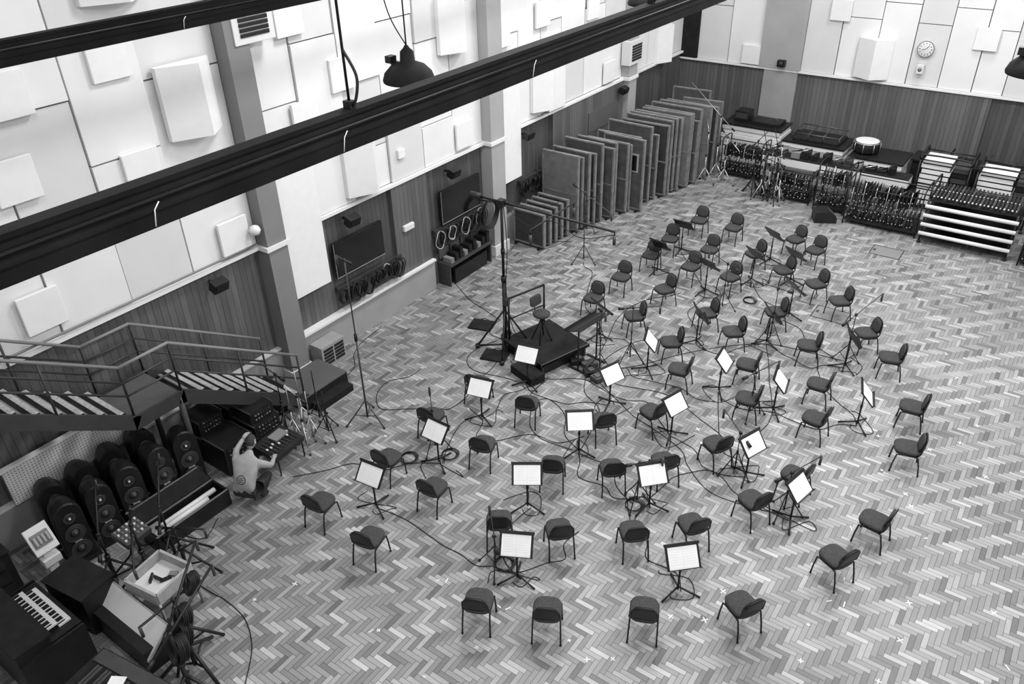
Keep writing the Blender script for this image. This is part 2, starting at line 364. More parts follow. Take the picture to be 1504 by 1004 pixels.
# ------------------------------------------------------------------ chairs
def chair_mesh():
    m=MB()
    m.pad(.45,.46,.08,SEAT,T(0,0.0,.425),p=3.4,taper=.92);m.pad(.42,.42,.02,BLACK,T(0,0,.41),p=3.6)
    B=T(0,-.225,.65)@R(12,'X')@R(90,'X')
    m.pad(.41,.34,.03,BLACK,B,p=2.9,taper=.84)
    m.pad(.365,.30,.035,SEAT,B@T(0,0,-.005)@R(180,'Y'),p=2.9,taper=.84)
    for s in(-1,1):
        pts=[(s*.215,.215,0),(s*.21,.20,.2),(s*.205,.17,.40),(s*.205,.12,.415),(s*.205,-.14,.415),(s*.205,-.19,.40),(s*.21,-.24,.2),(s*.215,-.27,0)]
        m.tube(pts,.0145,BLACK,6)
        m.tube([(s*.205,-.16,.415),(s*.2,-.215,.5),(s*.185,-.25,.7)],.0145,BLACK,6)
        m.cyl((s*.215,.215,0),(s*.215,.215,.02),.019,BLACK,6);m.cyl((s*.215,-.27,0),(s*.215,-.27,.02),.019,BLACK,6)
    m.cyl((-.205,.12,.405),(.205,.12,.405),.01,BLACK,6);m.cyl((-.205,-.14,.405),(.205,-.14,.405),.01,BLACK,6)
    me=m.mesh('stacking_chair');me.transform(Matrix.Scale(.93,4));return me
CH=chair_mesh()
ch=[(1027,322),(1077,333),(984,349),(1042,365),(956,373),(1014,390),(1108,371),(1168,350),(1197,366),(912,405),(1072,405),(1150,395),(1198,415),(975,423),(871,436),(1037,458),(931,462),(1138,456),(1233,440),(985,500),(1076,485),(1187,505),(1272,487),(1308,523),(998,540),(1098,533),(1203,562),(1098,583),(1197,612),(1340,595),(1333,655),(703,560),(775,590),(635,608),(710,650),(570,670),(637,713),(471,735),(543,787),(733,762),(821,775),(930,778),(1017,767),(812,680),(899,685),(975,675),(885,615),(958,602),(1052,650),(1168,695),(1106,732),(1228,815),(1285,762),(703,880),(804,893),(947,893),(1090,885)]
POD=Vector((3.95,12.15))
rj=random.Random(5)
for u,v in ch:
    p=PZ(u,v,.45);dx=POD.x-p.x;dy=POD.y-p.y
    a=math.atan2(dy,dx)-math.pi/2+rj.uniform(-.2,.2)
    if (u,v)==(947,893): a=.42
    place(CH,'stacking_chair',(p.x,p.y,0),a)

# ------------------------------------------------------------------ music stands
def stand_mesh(paper=True,h=.70):
    m=MB()
    for k in range(3):
        a=k*2*math.pi/3+.5
        m.tube([(0,0,.11),(.16*math.cos(a),.16*math.sin(a),.06),(.33*math.cos(a),.33*math.sin(a),.014)],.016,BLACK,6)
    m.cyl((0,0,.05),(0,0,.45),.017,BLACK,8);m.cyl((0,0,.45),(0,0,h),.013,BLACK,8);m.cyl((0,0,.42),(0,0,.48),.023,BLACK,8)
    D=T(0,.03,h+.06)@R(-50,'X')
    m.box((0,0,0),(.50,.34,.008),BLACK,None,D);m.box((0,.17,.03),(.50,.008,.06),BLACK,None,D)
    m.box((0,-.18,.012),(.52,.04,.03),BLACK,None,D)
    if paper:
        m.box((0,.008,.012),(.43,.315,.004),PAPER,None,D)
        for k in range(7): m.box((-.105,-.11+k*.035,.0145),(.17,.0014,.001),INK,None,D);m.box((.105,-.11+k*.035,.0145),(.17,.0014,.001),INK,None,D)
        m.box((0,.0,.0145),(.002,.3,.001),INK,None,D)
    return m.mesh('music_stand')
SP=stand_mesh(True);SD=stand_mesh(False)
stp=[(775,565),(708,615),(645,680),(553,745),(895,595),(850,665),(775,745),(760,850),(985,640),(953,745),(995,868),(1095,700),(1160,765),(1055,575),(1135,605),(1258,625),(950,545)]
std=[(1103,415),(1022,505),(1125,505),(1158,465),(1240,540),(1000,370),(1035,430),(1160,415),(1130,385),(880,495),(965,400)]
def put_stand(me,u,v,name):
    p=PZ(u,v,0);a=math.atan2(p.y-POD.y,p.x-POD.x)-math.pi/2+rj.uniform(-.12,.12)
    return place(me,name,(p.x,p.y,0),a)
for u,v in stp: put_stand(SP,u,v,'music_stand_with_score')
for u,v in std: put_stand(SD,u,v,'music_stand')

# ------------------------------------------------------------------ mic stands
def mic_stand(loc,h,metal,boom=None,spread=.4,mic=True,name='microphone_stand',rz=0,r=.012):
    m=MB()
    for k in range(3):
        a=k*2*math.pi/3+rz
        c,s=math.cos(a),math.sin(a)
        m.tube([(0,0,.5),(.5*spread*c,.5*spread*s,.25),(spread*c,spread*s,.015)],r,metal,6)
        m.cyl((0,0,.12),(.55*spread*c,.55*spread*s,.23),r*.7,metal,6)
        m.lathe([(.02,0),(.025,.015),(.02,.03)],BLACK,8,T(spread*c,spread*s,0))
    m.cyl((0,0,.1),(0,0,h*.55),r*1.3,metal,8);m.cyl((0,0,h*.55),(0,0,h),r*.9,metal,8);m.cyl((0,0,h*.53),(0,0,h*.57),r*2.2,BLACK,8)
    if boom:
        bx,by,bz=boom
        e=Vector((bx,by,h+bz));b=Vector((-bx*.35,-by*.35,h-bz*.35))
        m.cyl(b,e,r*.8,metal,6);m.lathe([(.02,-.03),(.035,0),(.02,.03)],BLACK,10,T(0,0,h));m.cyl(b,b+(b-e).normalized()*.12,.03,BLACK,8)
        if mic: m.cyl(e,e+Vector((0,0,-.18)),.022,STEELD,10)
    elif mic: m.cyl((0,0,h),(.12,-.05,h+.06),.022,BLACK,10)
    return m.obj(name,loc)
p=PZ(541,618);mic_stand((p.x,p.y,0),3.45,STEELD,(-.25,.05,.0),.42,r=.014)
p=PZ(857,385);mic_stand((p.x,p.y,0),1.9,STEELD,(.9,-.25,-.25),.35)
for u,v,h,b in ((1240,535,1.2,(.3,.6,.3)),(880,548,1.5,(.2,-.2,.1)),(1130,500,1.3,(-.5,-.3,.2)),(1100,610,1.0,(.3,.3,.2)),(1078,695,.9,(-.4,.2,.2)),(728,835,.7,(-.3,.3,.2)),(935,740,.9,(.3,.2,.1)),(640,660,.9,(-.3,.3,.2)),(1150,755,.9,(.3,.4,.2)),(925,530,1.3,(.5,.2,.1)),(1060,455,1.2,(-.5,.1,.15))):
    p=PZ(u,v);mic_stand((p.x,p.y,0),h,BLACK,b,.30,rz=rj.uniform(0,2),r=.010)
p=PZ(743,512);bx,by=p.x,p.y;H=3.4
m=MB()
for k in range(4):
    a=k*math.pi/2+.5;c,s=math.cos(a),math.sin(a)
    m.tube([(0,0,1.0),(.62*c,.62*s,.05)],.022,BLACK,8);m.tube([(0,0,.12),(.62*c,.62*s,.06)],.022,BLACK,8);m.cyl((.62*c,.62*s,.0),(.62*c,.62*s,.09),.05,BLACK,10)
m.cyl((0,0,.05),(0,0,1.7),.042,BLACK,12);m.cyl((0,0,1.7),(0,0,H),.03,BLACK,12);m.cyl((0,0,1.65),(0,0,1.78),.055,BLACK,12);m.cyl((0,0,2.3),(0,0,2.4),.045,BLACK,12);m.box((0.06,0,1.2),(.1,.1,.16),STEELD)
m.cyl((-.65,0,H+.02),(2.5,.05,H-.02),.024,BLACK,8);m.box((0,0,H),(.14,.14,.14),BLACK);m.cyl((-.75,0,H+.02),(-.5,0,H+.02),.07,BLACK,12)
m.cyl((1.2,-.75,H),(1.2,.75,H),.016,BLACK,8)
for q in((2.5,.05),(1.2,-.75),(1.2,.75)):
    m.cyl((q[0],q[1],H),(q[0],q[1],H-.1),.012,BLACK,6);m.cyl((q[0],q[1],H-.1),(q[0],q[1],H-.28),.03,STEELD,12)
m.tube(smooth([(.1,0,H-.05),(.6,.05,H-.35),(1.2,0,H-.1),(1.8,.02,H-.3),(2.5,.05,H-.08)]),.007,RUBBER,5)
m.tube(smooth([(.05,0,H-.05),(.09,.03,2.4),(.06,0,1.4),(.2,.1,.4),(.5,.5,.02)]),.009,RUBBER,5)
m.obj('microphone_boom_tree',(bx,by,0))
for u,v in((708,478),(727,523)):
    p=PZ(u,v);m=MB();m.box((0,0,.02),(.55,.42,.04),BLACKM);m.tube([(-.1,.2,.045),(0,.2,.08),(.1,.2,.045)],.012,BLACK,5);m.obj('sandbag_weight',(p.x,p.y,0),.3,bevel=.015)

# ------------------------------------------------------------------ podium
m=MB();m.box((0,0,.27),(1.35,1.3,.06),BLACKM);m.box((0,0,.12),(1.2,1.15,.24),BLACK)
for sx in(-1,1):
    m.box((sx*.66,0,.27),(.03,1.32,.07),STEELD)
    for sy in(-1,1): m.cyl((sx*.6,sy*.58,0),(sx*.6,sy*.58,.26),.03,STEELD,8)
m.box((.45,-.85,.09),(.7,.35,.18),BLACKM)
m.obj('conductor_podium',(4.0,12.1,0),-.3)
m=MB()
for q in(-.48,.48): m.cyl((0,q,.30),(0,q,1.3),.022,BLACK,8)
m.tube([(0,-.48,1.3),(0,.48,1.3)],.024,BLACK,8);m.cyl((0,-.48,.8),(0,.48,.8),.015,BLACK,8);m.obj('podium_handrail',(3.45,12.2,0),-.3)
m=MB()
for k in range(4):
    a=k*math.pi/2+.6;m.cyl((0,0,.55),(.22*math.cos(a),.22*math.sin(a),.0),.014,BLACK,6)
m.cyl((0,0,.3),(0,0,.62),.025,BLACK,10);m.lathe([(.14,.6),(.18,.62),(.19,.66),(.15,.69),(.05,.7)],SEAT,20)
m.pad(.32,.24,.05,SEAT,T(-.2,0,.9)@R(90,'Z')@R(82,'X'));m.tube([(-.05,0,.6),(-.2,0,.66),(-.22,0,.85)],.012,BLACK,6)
m.obj('conductor_stool',(3.9,12.1,.30),-.2)
m=MB()
for q in(-.3,.3):
    m.cyl((0,q,.02),(0,q,1.0),.018,BLACK,8);m.box((0,q,.015),(.5,.05,.03),BLACK)
D=T(0,0,1.05)@R(-20,'Y')
m.box((0,0,0),(.42,.98,.015),BLACK,None,D);m.box((-.21,0,.03),(.01,.98,.06),BLACK,None,D);m.box((0,0,.012),(.03,.96,.004),STEELD,None,D)
m.obj('conductor_desk',(4.98,12.2,0),-.15)
m=MB()
for k in range(5): m.box((-.5+k*.25,rj.uniform(-.1,.1),.06),(.22,.3,.12),BLACK if k%2 else STEELD,rj.uniform(-.3,.3));m.box((-.5+k*.25,-.02,.13),(.12,.12,.02),GREYD)
q=PZ(860,540);m.obj('floor_stage_box',(q.x,q.y,0),-.5,bevel=.008)

# ------------------------------------------------------------------ floor cables / tape
m=MB();rc=random.Random(11)
def cable(pxs,r=.008,wob=.07):
    w=[PZ(u,v,0.009) for u,v in pxs];out=[]
    for i in range(len(w)-1):
        out.append(w[i])
        if (w[i+1]-w[i]).length>.6:
            mm_=(w[i]+w[i+1])/2;mm_.x+=rc.uniform(-wob,wob)*2;mm_.y+=rc.uniform(-wob,wob)*2;out.append(mm_)
    out.append(w[-1]);m.tube(smooth(out,5),r,RUBBER,4)
for c in ([(553,745),(600,765),(650,800),(700,830),(760,840),(830,820),(850,780)],[(645,680),(680,700),(670,690)],[(858,640),(820,650),(760,640),(700,640),(690,600)],
 [(860,545),(920,540),(960,560),(1000,570),(1050,590)],[(1055,575),(1090,600),(1135,605),(1200,630),(1258,625)],[(950,735),(990,700),(1040,690),(1095,700)],[(1000,868),(950,820),(930,770),(945,745)],
 [(1160,765),(1110,740),(1060,700),(1020,660),(985,640)],[(740,515),(700,560),(660,600),(600,600),(560,600),(570,560),(620,540)],[(640,390),(690,440),(735,470)],[(735,378),(760,355),(800,365),(850,340)],[(765,320),(800,350),(840,355)],
 [(895,595),(860,590),(800,585),(760,600)],[(1240,540),(1190,540),(1150,520),(1125,505),(1060,520),(1022,505)],[(880,495),(920,500),(950,545),(900,560)],[(1158,465),(1120,440),(1103,415),(1060,420)],[(850,665),(900,680),(930,740)],
 [(870,545),(940,500),(1020,505)],[(765,850),(740,820),(745,780),(780,745)],[(280,850),(330,880),(370,950),(360,1004)],[(250,770),(300,790),(320,760)],[(500,560),(520,520),(560,480)],[(1095,700),(1060,660),(1055,575)],[(1258,625),(1230,590),(1200,540)],[(430,700),(480,690),(560,690),(645,680)],
 [(860,550),(900,580),(950,590),(985,640)],[(860,555),(880,600),(850,665)],[(790,560),(740,580),(708,615)],[(800,560),(780,600),(790,640),(840,660)],[(880,545),(1000,520),(1130,505),(1240,530)],[(1135,605),(1110,640),(1095,700)],[(700,610),(660,650),(650,680)],[(985,640),(960,690),(955,745)],[(1125,505),(1130,560),(1135,605)],[(735,470),(720,490),(740,512),(800,555),(870,560)],[(955,745),(900,730),(850,700),(850,665)],[(1022,505),(1010,460),(1035,430),(1000,370)],
 [(870,550),(910,565),(990,585),(1060,640),(1078,695)],[(865,560),(930,610),(1000,660),(1040,720),(1150,755)],[(750,530),(780,575),(830,610),(850,660)],[(730,500),(690,520),(700,545),(760,560)],[(890,500),(860,450),(870,400),(857,385)],[(1150,470),(1185,500),(1230,530)],[(880,520),(905,470),(950,440),(1000,430)]):
    cable(c)
for u,v in stp+std:
    p=PZ(u,v);a0=rc.uniform(0,6);pts=[]
    for q in range(6):
        a=a0+q*rc.uniform(.7,1.3);r_=.1+.07*q;pts.append((p.x+r_*math.cos(a),p.y+r_*math.sin(a),.01))
    m.tube(smooth(pts,4),.007,RUBBER,4)
for u,v in((745,495),(785,557),(600,673),(660,668),(1100,442),(870,545),(740,828),(930,742)):
    p=PZ(u,v)
    for q in range(4):
        pts=[(p.x+(.13+.01*q)*math.cos(a*math.pi/8)+.01*q,p.y+(.13+.01*q)*math.sin(a*math.pi/8),.012+.012*q) for a in range(16)]
        m.tube(pts,.008,RUBBER,4,closed=True)
m.obj('floor_cables')
m=MB();rt=random.Random(23)
tp=[(490,660),(433,857),(374,880),(556,925),(623,993),(545,926),(643,852),(656,852),(733,890),(746,893),(836,940),(862,968),(1030,650),(1128,685),(1187,917),(1218,882),(1163,650),(1338,743),(1360,790),(1335,885),(1240,887),(1130,778),(1104,780),(1012,900),(1035,910),(985,905),(900,967),(1176,970),(1062,868),(1435,625),(1410,650),(1448,700),(1405,555),(1330,725),(1250,775),(1300,545),(1380,470),(1300,408),(1275,405),(1180,300),(1215,440),(1350,440),(1390,520),(688,600),(620,540),(566,640),(580,512),(1290,1000),(1322,940),(1460,900),(1480,980),(700,950),(1025,630),(870,720),(1190,650),(1295,690),(1365,660),(1290,640),(1240,850),(960,420),(905,350),(1120,335),(1255,345),(1430,420),(1480,450)]
for u,v in tp:
    p=PZ(u,v,.002);a=rt.uniform(0,3);l=rt.uniform(.05,.11)
    m.box((p.x,p.y,.002),(l,.019,.003),TAPE,a)
    if rt.random()<.55: m.box((p.x,p.y,.003),(.019,l,.003),TAPE,a)
m.obj('floor_tape_marks')
for u,v in((940,287),(1302,370),(1220,462)):
    p=PZ(u,v);m=MB()
    for a,b,c_,d_ in((-.38,.38,-.3,-.28),(-.38,.38,.28,.3),(-.38,-.36,-.3,.3),(.36,.38,-.3,.3)): m.b2(a,b,c_,d_,0,.006,BLACK)
    m.b2(-.36,.36,-.28,.28,0,.003,GREY);m.box((-.3,0,.006),(.06,.12,.006),STEELD);m.obj('floor_hatch',(p.x,p.y,0),.0)

# ------------------------------------------------------------------ stairs
m=MB();path=[(.5,4.53),(4.6,1.85),(5.45,1.85),(7.8,.32)]
for x in(.16,1.22):
    for i in range(3):
        (a,b),(c,e)=path[i],path[i+1]
        L=math.hypot(c-a,e-b);ang=math.atan2(e-b,c-a)
        m.box((x,(a+c)/2,(b+e)/2-.06),(.05,L+.08,.24),RAIL,Matrix.Rotation(ang,3,'X'))
        for hh in(.45,.7,.98):
            m.cyl((x,a,b+hh),(x,c,e+hh),.018 if hh<.9 else .026,RAIL if hh<.9 else GREY,8)
        n=max(1,int(L/1.0))
        for k in range(n+1):
            t=k/n;yy=a+(c-a)*t;zz=b+(e-b)*t;m.cyl((x,yy,zz-.05),(x,yy,zz+.98),.02,RAIL,8)
for (a,b),(c,e) in((path[0],path[1]),(path[2],path[3])):
    n=round(abs(e-b)/.175)
    for k in range(1,n):
        t=k/n;yy=a+(c-a)*t;zz=b+(e-b)*t
        m.b2(.18,1.2,yy-.09,yy+.15,zz-.02,zz+.015,BLACKM);m.b2(.18,1.2,yy+.07,yy+.15,zz+.015,zz+.022,TREAD)
        m.b2(.18,1.2,yy-.06,yy-.01,zz+.015,zz+.02,GREY)
m.b2(.18,1.2,4.6,5.45,1.8,1.85,GREYD)
for x in(.2,1.2):
    m.cyl((x,5.4,0),(x,5.4,1.8),.05,RAIL,8)
    m.cyl((x,1.7,0),(x,1.7,3.6),.05,RAIL,8)
m.obj('steel_staircase')
m=MB();m.b2(.4,1.25,7.8,8.9,0,.3,BLACKM);m.b2(1.25,1.5,7.9,8.8,0,.15,BLACKM);m.b2(.4,1.26,7.8,8.9,.3,.32,GREYD);m.obj('stair_base_platform')

# ------------------------------------------------------------------ loudspeakers
def spk():
    m=MB();w=.21;h=1.12
    def prof(s,zt):
        return [(-w*s,.05),(w*s,.05)]+[(w*s*math.cos(a*math.pi/10),zt-w+ w*s*1.2*math.sin(a*math.pi/10)) for a in range(11)]
    secs=[(-.26,.55),(-.15,.85),(0,1),(.17,1),(.2,.94)]
    vs=[];n=13
    for x,s in secs:
        for a,b in prof(s,h): vs.append((x,a,b))
    fs=[]
    for i in range(len(secs)-1):
        for k in range(n):
            k2=(k+1)%n;fs.append((i*n+k,i*n+k2,(i+1)*n+k2,(i+1)*n+k))
    fs.append(tuple(range(n)));fs.append(tuple((len(secs)-1)*n+k for k in range(n)))
    m.add(vs,fs,BLACK,False)
    for z,r in((.28,.15),(.60,.15),(.90,.085)):
        M=T(.2,0,z)@R(90,'Y');m.lathe([(r,0),(r,.015),(r*.9,.018),(r*.4,-.004),(r*.38,.012),(r*.1,.03)],CONE,24,M)
        m.lathe([(r*.22,.02),(r*.2,.035),(r*.05,.045)],STEELD if z<.8 else PLAST,12,M)
        m.tube([(.215,r*math.cos(a*math.pi/12),z+r*math.sin(a*math.pi/12)) for a in range(24)],.005,STEELD,5,closed=True)
    m.box((.205,0,.44),(.01,.1,.03),PLAST);m.box((0,0,.025),(.5,.46,.05),BLACK)
    return m.mesh('studio_loudspeaker')
SK=spk()
for x,y in((1.05,3.2),(1.05,3.70),(1.05,4.22),(1.05,4.74),(1.05,5.28),(.45,3.3),(.45,3.82),(.45,4.34),(.45,4.86)):
    place(SK,'studio_loudspeaker',(x,y,0),rj.uniform(-.25,.0))
m=MB();m.lathe([(.19,0),(.2,.03),(.16,.05),(.05,.07)],PLAST,24);m.box((0,0,.42),(.09,.14,.75),PLAST);m.box((0,0,.86),(.05,.34,.44),PLAST,Matrix.Rotation(-.5,3,'Y'));m.box((.03,0,.88),(.03,.26,.22),GREY,Matrix.Rotation(-.5,3,'Y'))
m.box((.05,0,.48),(.16,.26,.14),PLAST)
for k in range(4): m.box((.052,-.09+k*.06,.89),(.03,.04,.14),INK,Matrix.Rotation(-.5,3,'Y'))
m.obj('hand_sanitiser_station',(1.25,2.72,0),0,bevel=.012)
m=MB();L=1.35;W=.42
m.b2(-W/2,W/2,-L/2,L/2,0,.03,BLACK)
for s in(-1,1): m.b2(s*W/2-.015,s*W/2+.015,-L/2,L/2,0,.32,BLACK);m.b2(-W/2,W/2,s*L/2-.015,s*L/2+.015,0,.32,BLACK);m.b2(s*W/2-.012,s*W/2+.012,-L/2,L/2,.31,.335,STEEL)
m.box((-W/2-.2,0,.36),(.34,L,.04),BLACKM,Matrix.Rotation(.25,3,'Y'));m.box((-W/2-.37,0,.41),(.03,L,.03),STEEL)
for k in range(2): m.cyl((-.06+k*.13,-L/2+.06,.24+.03*(k%2)),(-.06+k*.13,L/2-.08-k*.22,.24+.03*(k%2)),.045,PLAST,10)
m.b2(-.15,.15,-L/2+.05,-L/2+.25,.2,.30,GREY);m.obj('open_flight_case',(1.9,4.6,0),.0)
m=MB();rg=random.Random(9)
for (x,y,w,l,h,z) in((.6,6.0,.6,.6,.55,0),(.6,6.65,.6,.6,.8,0),(1.25,6.0,.6,.6,.6,0),(1.25,6.65,.6,.55,.65,0),(.62,7.3,.55,.6,.6,0),(.6,6.0,.5,.5,.3,.55),(1.22,6.65,.5,.5,.25,.65)):
    m.b2(x-w/2,x+w/2,y-l/2,y+l/2,z,z+h,BLACK)
    for s in(-1,1):
        m.b2(x-w/2-.01,x+w/2+.01,y+s*l/2-.015,y+s*l/2+.008,z+h-.015,z+h+.008,STEELD)
    for k in range(int(h/.09)):
        zz=z+.04+k*.09;m.b2(x+w/2,x+w/2+.012,y-l/2+.05,y+l/2-.05,zz,zz+.07,BLACKM)
        for q in range(6): m.box((x+w/2+.018,y-l/2+.1+q*(l-.2)/5,zz+.035),(.02,.025,.02),GREY if rg.random()<.35 else STEELD)
m.obj('outboard_equipment_rack')
m=MB();m.box((0,0,.42),(.55,.7,.1),BLACK,Matrix.Rotation(.12,3,'Y'))
for i in range(8):
    m.box((.02,-.30+i*.08,.485),(.36,.01,.01),STEELD,Matrix.Rotation(.12,3,'Y'));m.box((rg.uniform(-.1,.18),-.30+i*.08,.50),(.04,.03,.02),PLAST)
m.box((-.1,.1,.5),(.22,.3,.03),GREY)
for sx in(-.25,.25):
    for sy in(-.3,.3): m.cyl((sx,sy,0),(sx,sy,.4),.015,BLACK,6)
m.obj('mixing_desk',(2.0,6.5,0),.1)
for (x,y,h,r) in((1.75,7.05,1.5,.3),(2.0,7.25,1.3,.28),(1.6,7.4,1.55,.3),(2.1,7.0,1.4,.22),(2.15,7.5,1.2,.3),(1.7,7.7,1.4,.25),(1.45,7.1,1.6,.2)):
    mic_stand((x,y,0),h*.85,STEEL if rg.random()<.65 else BLACK,(rg.uniform(-.3,.3),rg.uniform(-.3,.3),.25) if rg.random()<.6 else None,r,mic=False,name='folded_microphone_stand',rz=rg.uniform(0,2),r=.012)

# ------------------------------------------------------------------ lower-left corner instruments
m=MB();m.b2(-.65,.65,-.42,.42,.0,.12,BLACK);m.b2(-.62,.62,-.42,.02,.12,.98,BLACK);m.b2(-.66,-.60,-.42,.42,.12,.80,BLACK);m.b2(.60,.66,-.42,.42,.12,.80,BLACK)
m.b2(-.62,.62,.0,.42,.72,.80,BLACK);m.b2(-.66,.66,-.44,.04,.98,1.01,BLACKM)
for tier,(yy,zz) in enumerate(((.28,.80),(.12,.87))):
    m.b2(-.45,.45,yy-.08,yy+.08,zz,zz+.03,PLAST)
    for k in range(37): m.b2(-.452+k*.0243,-.4495+k*.0243,yy-.08,yy+.081,zz+.01,zz+.032,BLACK)
    for k in range(36):
        if k%7 not in(2,6): m.b2(-.434+k*.0243,-.42+k*.0243,yy-.08,yy+.02,zz+.03,zz+.042,BLACK)
m.obj('electric_organ',(2.5,1.85,0),.0)
m=MB();m.b2(-.40,.40,-.26,.26,.05,.74,BLACK);m.b2(-.42,.42,-.28,.28,.74,.77,BLACKM)
for k in range(5): m.b2(-.35,.35,.26,.27,.15+k*.05,.175+k*.05,STEELD)
for sx in(-.35,.35):
    for sy in(-.2,.2): m.cyl((sx,sy,0),(sx,sy,.05),.03,BLACK,8)
m.obj('rotary_speaker_cabinet',(2.3,2.66,0),.15,bevel=.01)
m=MB();Mt=T(0,0,.12)@R(-48,'X');m.box((0,0,.5),(1.3,.03,.50),PLAST,None,Mt);m.box((0,-.0,.5),(1.34,.02,.54),WOODL,None,Mt)
m.b2(-.62,.62,.16,.66,0,.42,BLACK)
for s in(-.6,.6): m.cyl((s,.5,.40),(s,.62,.66),.02,BLACK,6)
m.obj('instrument_with_raised_lid',(3.3,2.38,0),.0)
m=MB();w=.62
m.b2(-w/2,w/2,-w/2,w/2,.62,.64,WHITE2)
for s in(-1,1): m.b2(-w/2,w/2,s*w/2-.02,s*w/2+.02,.6,.80,WOODL);m.b2(s*w/2-.02,s*w/2+.02,-w/2,w/2,.6,.80,WOODL)
for sx in(-1,1):
    for sy in(-1,1): m.cyl((sx*w/2,sy*w/2,0),(sx*w/2,sy*w/2,.62),.02,STEEL,8)
m.b2(-w/2,w/2,-w/2,w/2,.2,.22,GREY)
for k in range(3): m.box((-.12+k*.1,-.05+k*.04,.67),(.03,.16,.05),BLACK,.6+k)
m.box((.1,.15,.66),(.12,.08,.04),GREY,.4);m.obj('percussion_tray_table',(3.2,3.35,0),.15)
m=MB();m.b2(-.7,.7,-.3,.3,.5,.68,BLACK);m.b2(-.66,.66,.1,.28,.68,.70,STEELD)
for k in range(22): m.b2(-.6+k*.055,-.56+k*.055,-.22,.08,.68,.695,STEELD if k%3 else BLACKM)
for s in(-.6,.6):
    m.cyl((s,-.25,0),(s,.25,.5),.02,BLACK,6);m.cyl((s,.25,0),(s,-.25,.5),.02,BLACK,6)
m.box((-.1,0,.72),(.2,.15,.01),PAPER,.4);m.obj('stage_keyboard',(4.35,2.05,0),.15)
mic_stand((4.35,2.95,0),1.25,BLACK,(-.5,.75,.25),.5,name='heavy_boom_stand',r=.026)
mic_stand((4.7,2.65,0),1.3,BLACK,(-.3,.9,.2),.45,name='heavy_boom_stand',r=.026,rz=.6)
mic_stand((4.0,3.1,0),1.0,BLACK,(.3,-.6,.3),.45,name='heavy_boom_stand',r=.022,rz=1.1)
m=MB()
for j,(ox,oy,oz,rr_) in enumerate(((0,0,1.0,.12),(.05,-.1,.8,.14),(-.25,.35,1.15,.1),(.3,-.3,.9,.13))):
    for k in range(7):
        pts=[(ox+rr_*math.cos(a*math.pi/8)*(1+.1*(k%3)),oy+.02*k+rr_*.4*math.sin(a*math.pi/8),oz+rr_*math.sin(a*math.pi/8)*1.4) for a in range(16)];m.tube(pts,.013,RUBBER,5,closed=True)
m.obj('coiled_cable_on_stand',(4.35,2.95,0))
m=MB();m.box((0,0,.75),(.36,.42,.1),STEELD,Matrix.Rotation(.2,3,'Y'))
for i in range(6):
    for j in range(4): m.box((-.13+j*.08,-.17+i*.07,.815-.016*j+.02),(.03,.03,.03),PLAST if (i+j)%2 else GREY,None)
for k in range(3):
    a=k*2.1;m.tube([(0,0,.7),(.12*math.cos(a),.12*math.sin(a),.35),(.5*math.cos(a),.5*math.sin(a),.02)],.016,BLACK,6)
m.obj('small_mixer_on_stand',(2.15,3.6,0),.1)
for (x,y,h,b,rz) in((2.5,3.5,1.2,(.9,-.5,.1),.2),(2.4,4.0,1.1,(-.6,.5,.4),1.0),(2.75,3.95,.9,(.5,.2,.1),.5),(2.05,3.2,1.0,(-.5,.4,.5),.9)):
    mic_stand((x,y,0),h,BLACK,b,.55,name='boom_microphone_stand',rz=rz,r=.02)
m=MB();m.b2(.35,1.15,1.6,2.3,0,.9,BLACK);m.b2(.33,1.17,1.58,2.32,.9,.93,BLACKM)
for k in range(3): m.b2(1.15,1.16,1.7,2.2,.15+k*.25,.35+k*.25,BLACKM)
m.obj('instrument_flight_case',bevel=.01)

# ------------------------------------------------------------------ gobos
def gobo(x0,y,w,h,tilt,mm,win=False,rz=0):
    m=MB();t=.07
    m.b2(0,w,-t/2,t/2,.08,h,mm)
    for a,b,c,e in((0,.035,.06,h),(w-.035,w,.06,h)): m.b2(a-.005,b+.005,-t/2-.012,t/2+.012,c,e,WOODE)
    m.b2(0,w,-t/2-.012,t/2+.012,h-.035,h+.005,WOODE);m.b2(0,w,-t/2-.012,t/2+.012,.06,.10,WOODE)
    if win:
        m.b2(w*.12,w*.88,-t/2-.016,t/2+.016,h*.55,h*.80,WOODL);m.b2(w*.16,w*.84,-t/2-.02,t/2+.02,h*.57,h*.78,SCREEN)
    elif h>1.6: m.b2(0,w,-t/2-.014,t/2+.014,h*.5-.02,h*.5+.02,WOODE)
    for q in(.12,w-.12): m.box((q,0,.04),(.08,.3,.04),BLACK);m.cyl((q,-.13,.0),(q,-.13,.05),.025,BLACK,8);m.cyl((q,.13,.0),(q,.13,.05),.025,BLACK,8)
    o=m.obj('acoustic_gobo',(x0,y,0),rz);o.rotation_euler=(tilt,0,rz);return o
rg=random.Random(4)
for k in range(5): gobo(.2+.02*k,16.35+k*.26,1.0,1.0+.02*k,0,GOBO2 if k%2 else GOBO,rz=-.03)
y=17.75;k=0
while y<23.9:
    h=rg.choice([2.1,2.2,2.3,2.0])
    w=min(1.15+.13*(y-17.7)*.8,1.25+(y-17.7)*.12)
    x0=.22+(y-17.7)*.12+rg.uniform(-.06,.08)
    if k in(9,): gobo(x0+.35,y-.05,1.35,2.15,0,GOBO2,True,-.05)
    else: gobo(x0,y,w,h,0,rg.choice([GOBO,GOBO2,GOBO2,GOBO3]),k in(6,),rg.uniform(-.05,.02))
    y+=rg.choice([.2,.24,.32,.5]);k+=1
gobo(1.3,24.3,1.3,2.2,0,GOBO3,rz=.1)
gobo(.6,25.0,1.3,2.3,0,GOBO2,rz=.05)

